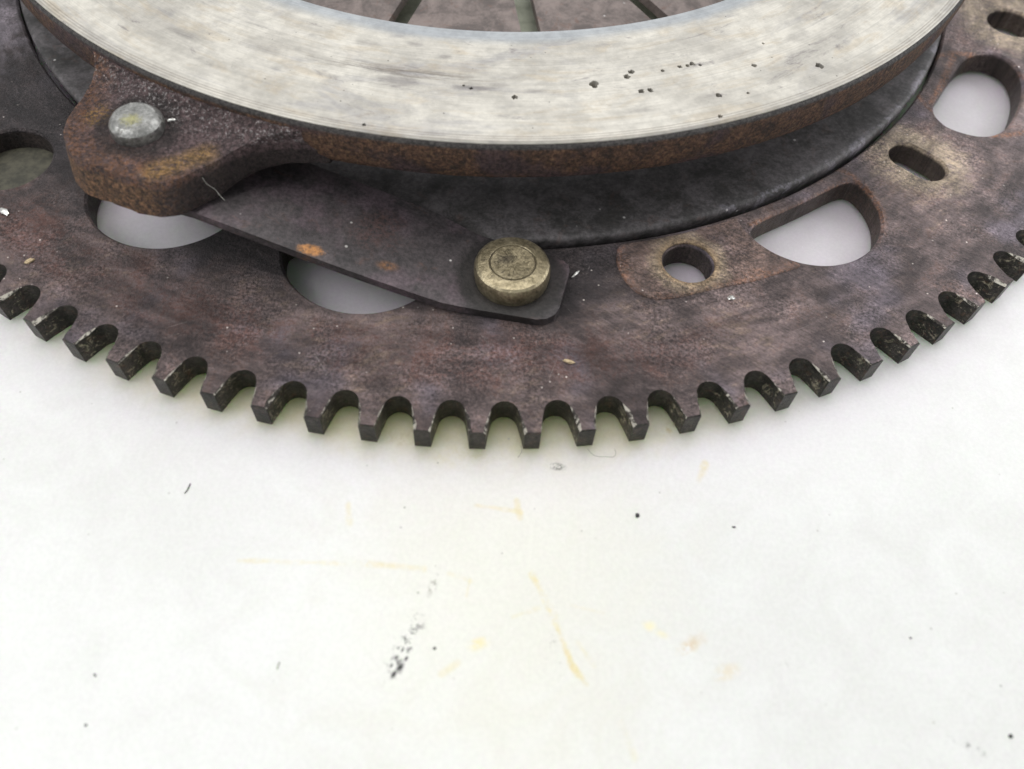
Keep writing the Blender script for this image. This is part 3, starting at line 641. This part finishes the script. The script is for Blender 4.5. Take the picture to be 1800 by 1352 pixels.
# leaf strap: rises from the gear ring to the underside of the lug
def make_strap():
    A = Vector(RIVET); B = Vector(LUG_RIVET); d = (B-A).normalized(); nrm = Vector((d.y, -d.x))
    if nrm.y > 0: nrm = -nrm                    # towards the teeth
    L = (B-A).length
    def z_at(s): 
        t = max(0, min(1, (s-4)/(L-14))); t = t**1.25 if t < .9 else t**1.25; return 0.12+t*9.3
    outline = []
    ss = [-8.6, -8.4, -8.2, -7.7, -7.2, -6.4, -5.6, -4, -2, 0, 3, 6, 7.5, 9]+[9+(L-9)*i/28 for i in range(1, 29)]+[L+4, L+6]
    lo_ = lambda s: 8.3 if s > 7 else 8.3-0.0*s
    lowp = [(-8.6, 3.6), (-8.2, 5.2), (-7.2, 6.3), (-5.6, 6.9), (5.0, 7.7), (9.0, 8.2), (200, 8.2)]
    highp = [(-8.6, 4.2), (-8.2, 5.2), (-7.2, 6.0), (-4.0, 6.6), (0.0, 6.9), (8.0, 7.4), (15.0, 9.0), (24.0, 9.4), (200, 9.4)]
    def tab(p, s):
        for (a, u), (b, v) in zip(p, p[1:]):
            if a <= s <= b: return u+(v-u)*(s-a)/(b-a)
        return p[0][1]
    wlow = lambda s: tab(lowp, s)
    whigh = lambda s: tab(highp, s)
    m = 10; vs, fs = [], []
    skew = 0.0
    T = 1.7
    for s in ss:
        c = A+d*s; z = z_at(s); a, b = whigh(s), wlow(s)
        for lay in (0, 1):
            for j in range(m+1):
                t = j/m; off = -a+(a+b)*t; zz = z+(T if lay == 0 else 0)
                if lay == 0 and j in (0, m): zz -= 0.22
                if lay == 0 and j in (0, m): off *= 1.0
                p = c+nrm*off; vs.append((p.x, p.y, zz+noise.noise(Vector((p.x*.1, p.y*.1, 5)))*0.08))
    w = 2*(m+1)
    for i in range(len(ss)-1):
        for j in range(m):
            fs.append((i*w+j, i*w+j+1, (i+1)*w+j+1, (i+1)*w+j))
            fs.append((i*w+m+1+j, (i+1)*w+m+1+j, (i+1)*w+m+2+j, i*w+m+2+j))
        for j in (0, m):
            fs.append((i*w+j, (i+1)*w+j, (i+1)*w+m+1+j, i*w+m+1+j))
    for i in (0, len(ss)-1):
        for j in range(m): fs.append((i*w+j, i*w+j+1, i*w+m+2+j, i*w+m+1+j))
    return vs, fs
sv, sf = make_strap()
strap = part(link('leaf_strap', sv, sf, M_STRAP, None, smooth=25))
rivet = part(lathe('strap_rivet', [(0.01, 0.8), (5.55, 0.8), (5.85, 2.0), (6.0, 3.2), (5.98, 4.3), (5.75, 4.95), (5.4, 5.25), (4.9, 5.38), (3.75, 5.45), (3.62, 5.3), (3.5, 5.3), (3.38, 5.46), (0.01, 5.4)], M_RIVET, None, 96, closed=False, jitter=0.05, centre=RIVET, smooth=24))
# the other two straps, out of the frame
for dg in (120, -120):
    a = math.radians(dg)
    for src in (strap, rivet):
        c = src.copy(); C.collection.objects.link(c); c.rotation_euler.z = a
    for src in (lug, lrv):
        c = src.copy(); C.collection.objects.link(c); c.rotation_euler.z = a
# diaphragm spring fingers inside the ring
NF = 13
def finger_mesh():
    vs, fs = [], []; n = 18; m = 6; hw = math.pi/NF
    for i in range(n+1):
        t = i/n; r = 74-52*t; z = 4.2+5.4*t-1.2*t*t; slotw = 1.9 if t < 0.75 else 1.6
        for lay in (0, 1):
            for j in range(m+1):
                a = (hw-slotw/r)*(2*j/m-1)
                vs.append((r*math.cos(a), r*math.sin(a), z-(2.2 if lay else 0)-(0.25 if (lay == 0 and j in (0, m)) else 0)))
    w = 2*(m+1)
    for i in range(n):
        for j in range(m):
            fs.append((i*w+j, i*w+j+1, (i+1)*w+j+1, (i+1)*w+j)); fs.append((i*w+m+1+j, (i+1)*w+m+1+j, (i+1)*w+m+2+j, i*w+m+2+j))
        for j in (0, m): fs.append((i*w+j, (i+1)*w+j, (i+1)*w+m+1+j, i*w+m+1+j))
    for i in (0, n):
        for j in range(m): fs.append((i*w+j, i*w+j+1, i*w+m+2+j, i*w+m+1+j))
    return vs, fs
spring = part(lathe('diaphragm_spring', [(72, 2.2), (72, 4.4), (78, 4.9), (78, 2.8)], M_FINGER, None, 160))
fv, ff = finger_mesh(); f0 = link('spring_finger', fv, ff, M_FINGER, spring, smooth=40)
for k in range(NF):
    o = f0 if k == 0 else f0.copy()
    if k: C.collection.objects.link(o)
    o.rotation_euler.z = math.radians(-77.6+180/NF+k*360/NF)

# ------------------------------------------------------------------ loose bits
def crumb(c, r, z, label, m=M_CRUMB, name='grit_crumb', cat='crumb', group=None, st=(1, 1, .7), rot=0.0, seed=1):
    bm = bmesh.new(); bmesh.ops.create_icosphere(bm, subdivisions=2, radius=1)
    for v in bm.verts:
        k = 1+0.55*noise.noise(v.co*1.6+Vector((seed*3.1, 0, 0))); v.co = Vector((v.co.x*r*st[0]*k*K, v.co.y*r*st[1]*k*K, (v.co.z*r*st[2]*k+r*st[2]*0.75)*K))
    me = bpy.data.meshes.new(name); bm.to_mesh(me); bm.free(); me.materials.append(m)
    o = bpy.data.objects.new(name, me); C.collection.objects.link(o); o.location = (c[0]*K, c[1]*K, z*K); o.rotation_euler.z = rot
    return tag(o, label, cat, group)
crumb(px(1120, 907), .34, zt, 'black grit crumb on bare marble below the centre teeth', seed=1)
crumb(px(1290, 927), .2, zt, 'tiny oblong dark grit crumb on marble right of the round black one', st=(1.5, .7, .6), seed=2)
crumb(px(167, 1187), .2, zt, 'dark crumb alone on the marble at far lower left', st=(1.3, .6, .6), rot=-.9, seed=3)
crumb(px(151, 1275), .17, zt, 'small grey crumb on marble nearest the lower left corner', seed=4)
crumb(px(1776, 1295), .26, zt, 'black crumb on marble nearest the lower right corner', seed=5)
crumb(px(764, 1140), .2, zt, 'black crumb just right of the dark scuff on the marble', seed=6)
crumb(px(1600, 1122), .15, zt, 'grey crumb on clean marble at right of the brown stain', seed=8)
ZR = 0.0
crumb(px(1000, 637, ZR), .55, ZR, 'pale metal sliver on the ring gear above the centre teeth', M_TANCHIP, 'metal_sliver', 'metal chip', 'loose metal chips', (1.5, .55, .5), -.2, 9)
crumb(px(1012, 483, ZR), .6, ZR, 'thin bright sliver on the ring gear beside the strap tip', M_SLIVER, 'metal_sliver', 'metal chip', 'loose metal chips', (1.7, .35, .4), .9, 10)
crumb(px(1284, 525, ZR), .5, ZR, 'round grey blob on the ring gear below the bolt hole pad', M_SLIVER, 'metal_sliver', 'metal chip', 'loose metal chips', (1.2, .8, .6), .2, 11)
crumb(px(8, 373, ZR), .75, ZR, 'bright white flake on the ring gear at the left edge', M_SLIVER, 'metal_sliver', 'metal chip', 'loose metal chips', (1.5, .7, .4), -.5, 12)
crumb(px(53, 460, ZR), .55, ZR, 'straw coloured chip on the ring gear above the left teeth', M_TANCHIP, 'metal_sliver', 'metal chip', 'loose metal chips', (1.5, .6, .5), .6, 13)
crumb(px(302, 212, 17.5), .45, 17.4, 'bright metal chip on the lug right of its rivet', M_SLIVER, 'metal_sliver', 'metal chip', 'loose metal chips', (1.6, .6, .5), .3, 14)
def fibre(pts, r, label, m=M_HAIR):
    cu = bpy.data.curves.new('fibre', 'CURVE'); cu.dimensions = '3D'; cu.bevel_depth = r*K; cu.bevel_resolution = 1
    sp = cu.splines.new('NURBS'); sp.points.add(len(pts)-1); sp.use_endpoint_u = True; sp.order_u = 3
    for p, q in zip(sp.points, pts): p.co = (q[0]*K, q[1]*K, q[2]*K, 1)
    tmp = bpy.data.objects.new('fibre', cu); C.collection.objects.link(tmp); bpy.context.view_layer.update()
    me = bpy.data.meshes.new_from_object(tmp.evaluated_get(bpy.context.evaluated_depsgraph_get())); bpy.data.objects.remove(tmp); bpy.data.curves.remove(cu)
    me.materials.append(m) if not me.materials else None
    o = bpy.data.objects.new('fibre', me); C.collection.objects.link(o); me.materials.clear(); me.materials.append(m)
    return tag(o, label, 'fibre')
def on(lst, z, lift=0.12): return [(*px(u, v, z), z+lift) for u, v in lst]
fibre(on([(1033, 790), (1040, 800), (1052, 804), (1066, 803), (1078, 805), (1084, 797), (1080, 790)], zt), .03, 'thin curled hair on marble under the centre teeth')
fibre(on([(325, 868), (329, 864), (332, 858), (335, 851)], zt), .10, 'short dark fibre on the marble at left below the teeth', M_CRUMB)
fibre(on([(487, 1177), (489, 1171), (492, 1164)], zt), .08, 'short grey fibre on the marble left of the dark scuff')
fibre(on([(910, 805), (916, 798), (918, 790), (915, 784)], zt), .03, 'fine hair on marble at the foot of a centre tooth')
lh = [(*px(u, v, z), z) for u, v, z in ((356, 312, 16.2), (361, 322, 15.0), (370, 328, 13.8), (380, 334, 13.0), (385, 343, 12.6), (395, 352, 11.8))]
fibre(lh, .06, 'fine pale hair clinging to the dark side of the lug')
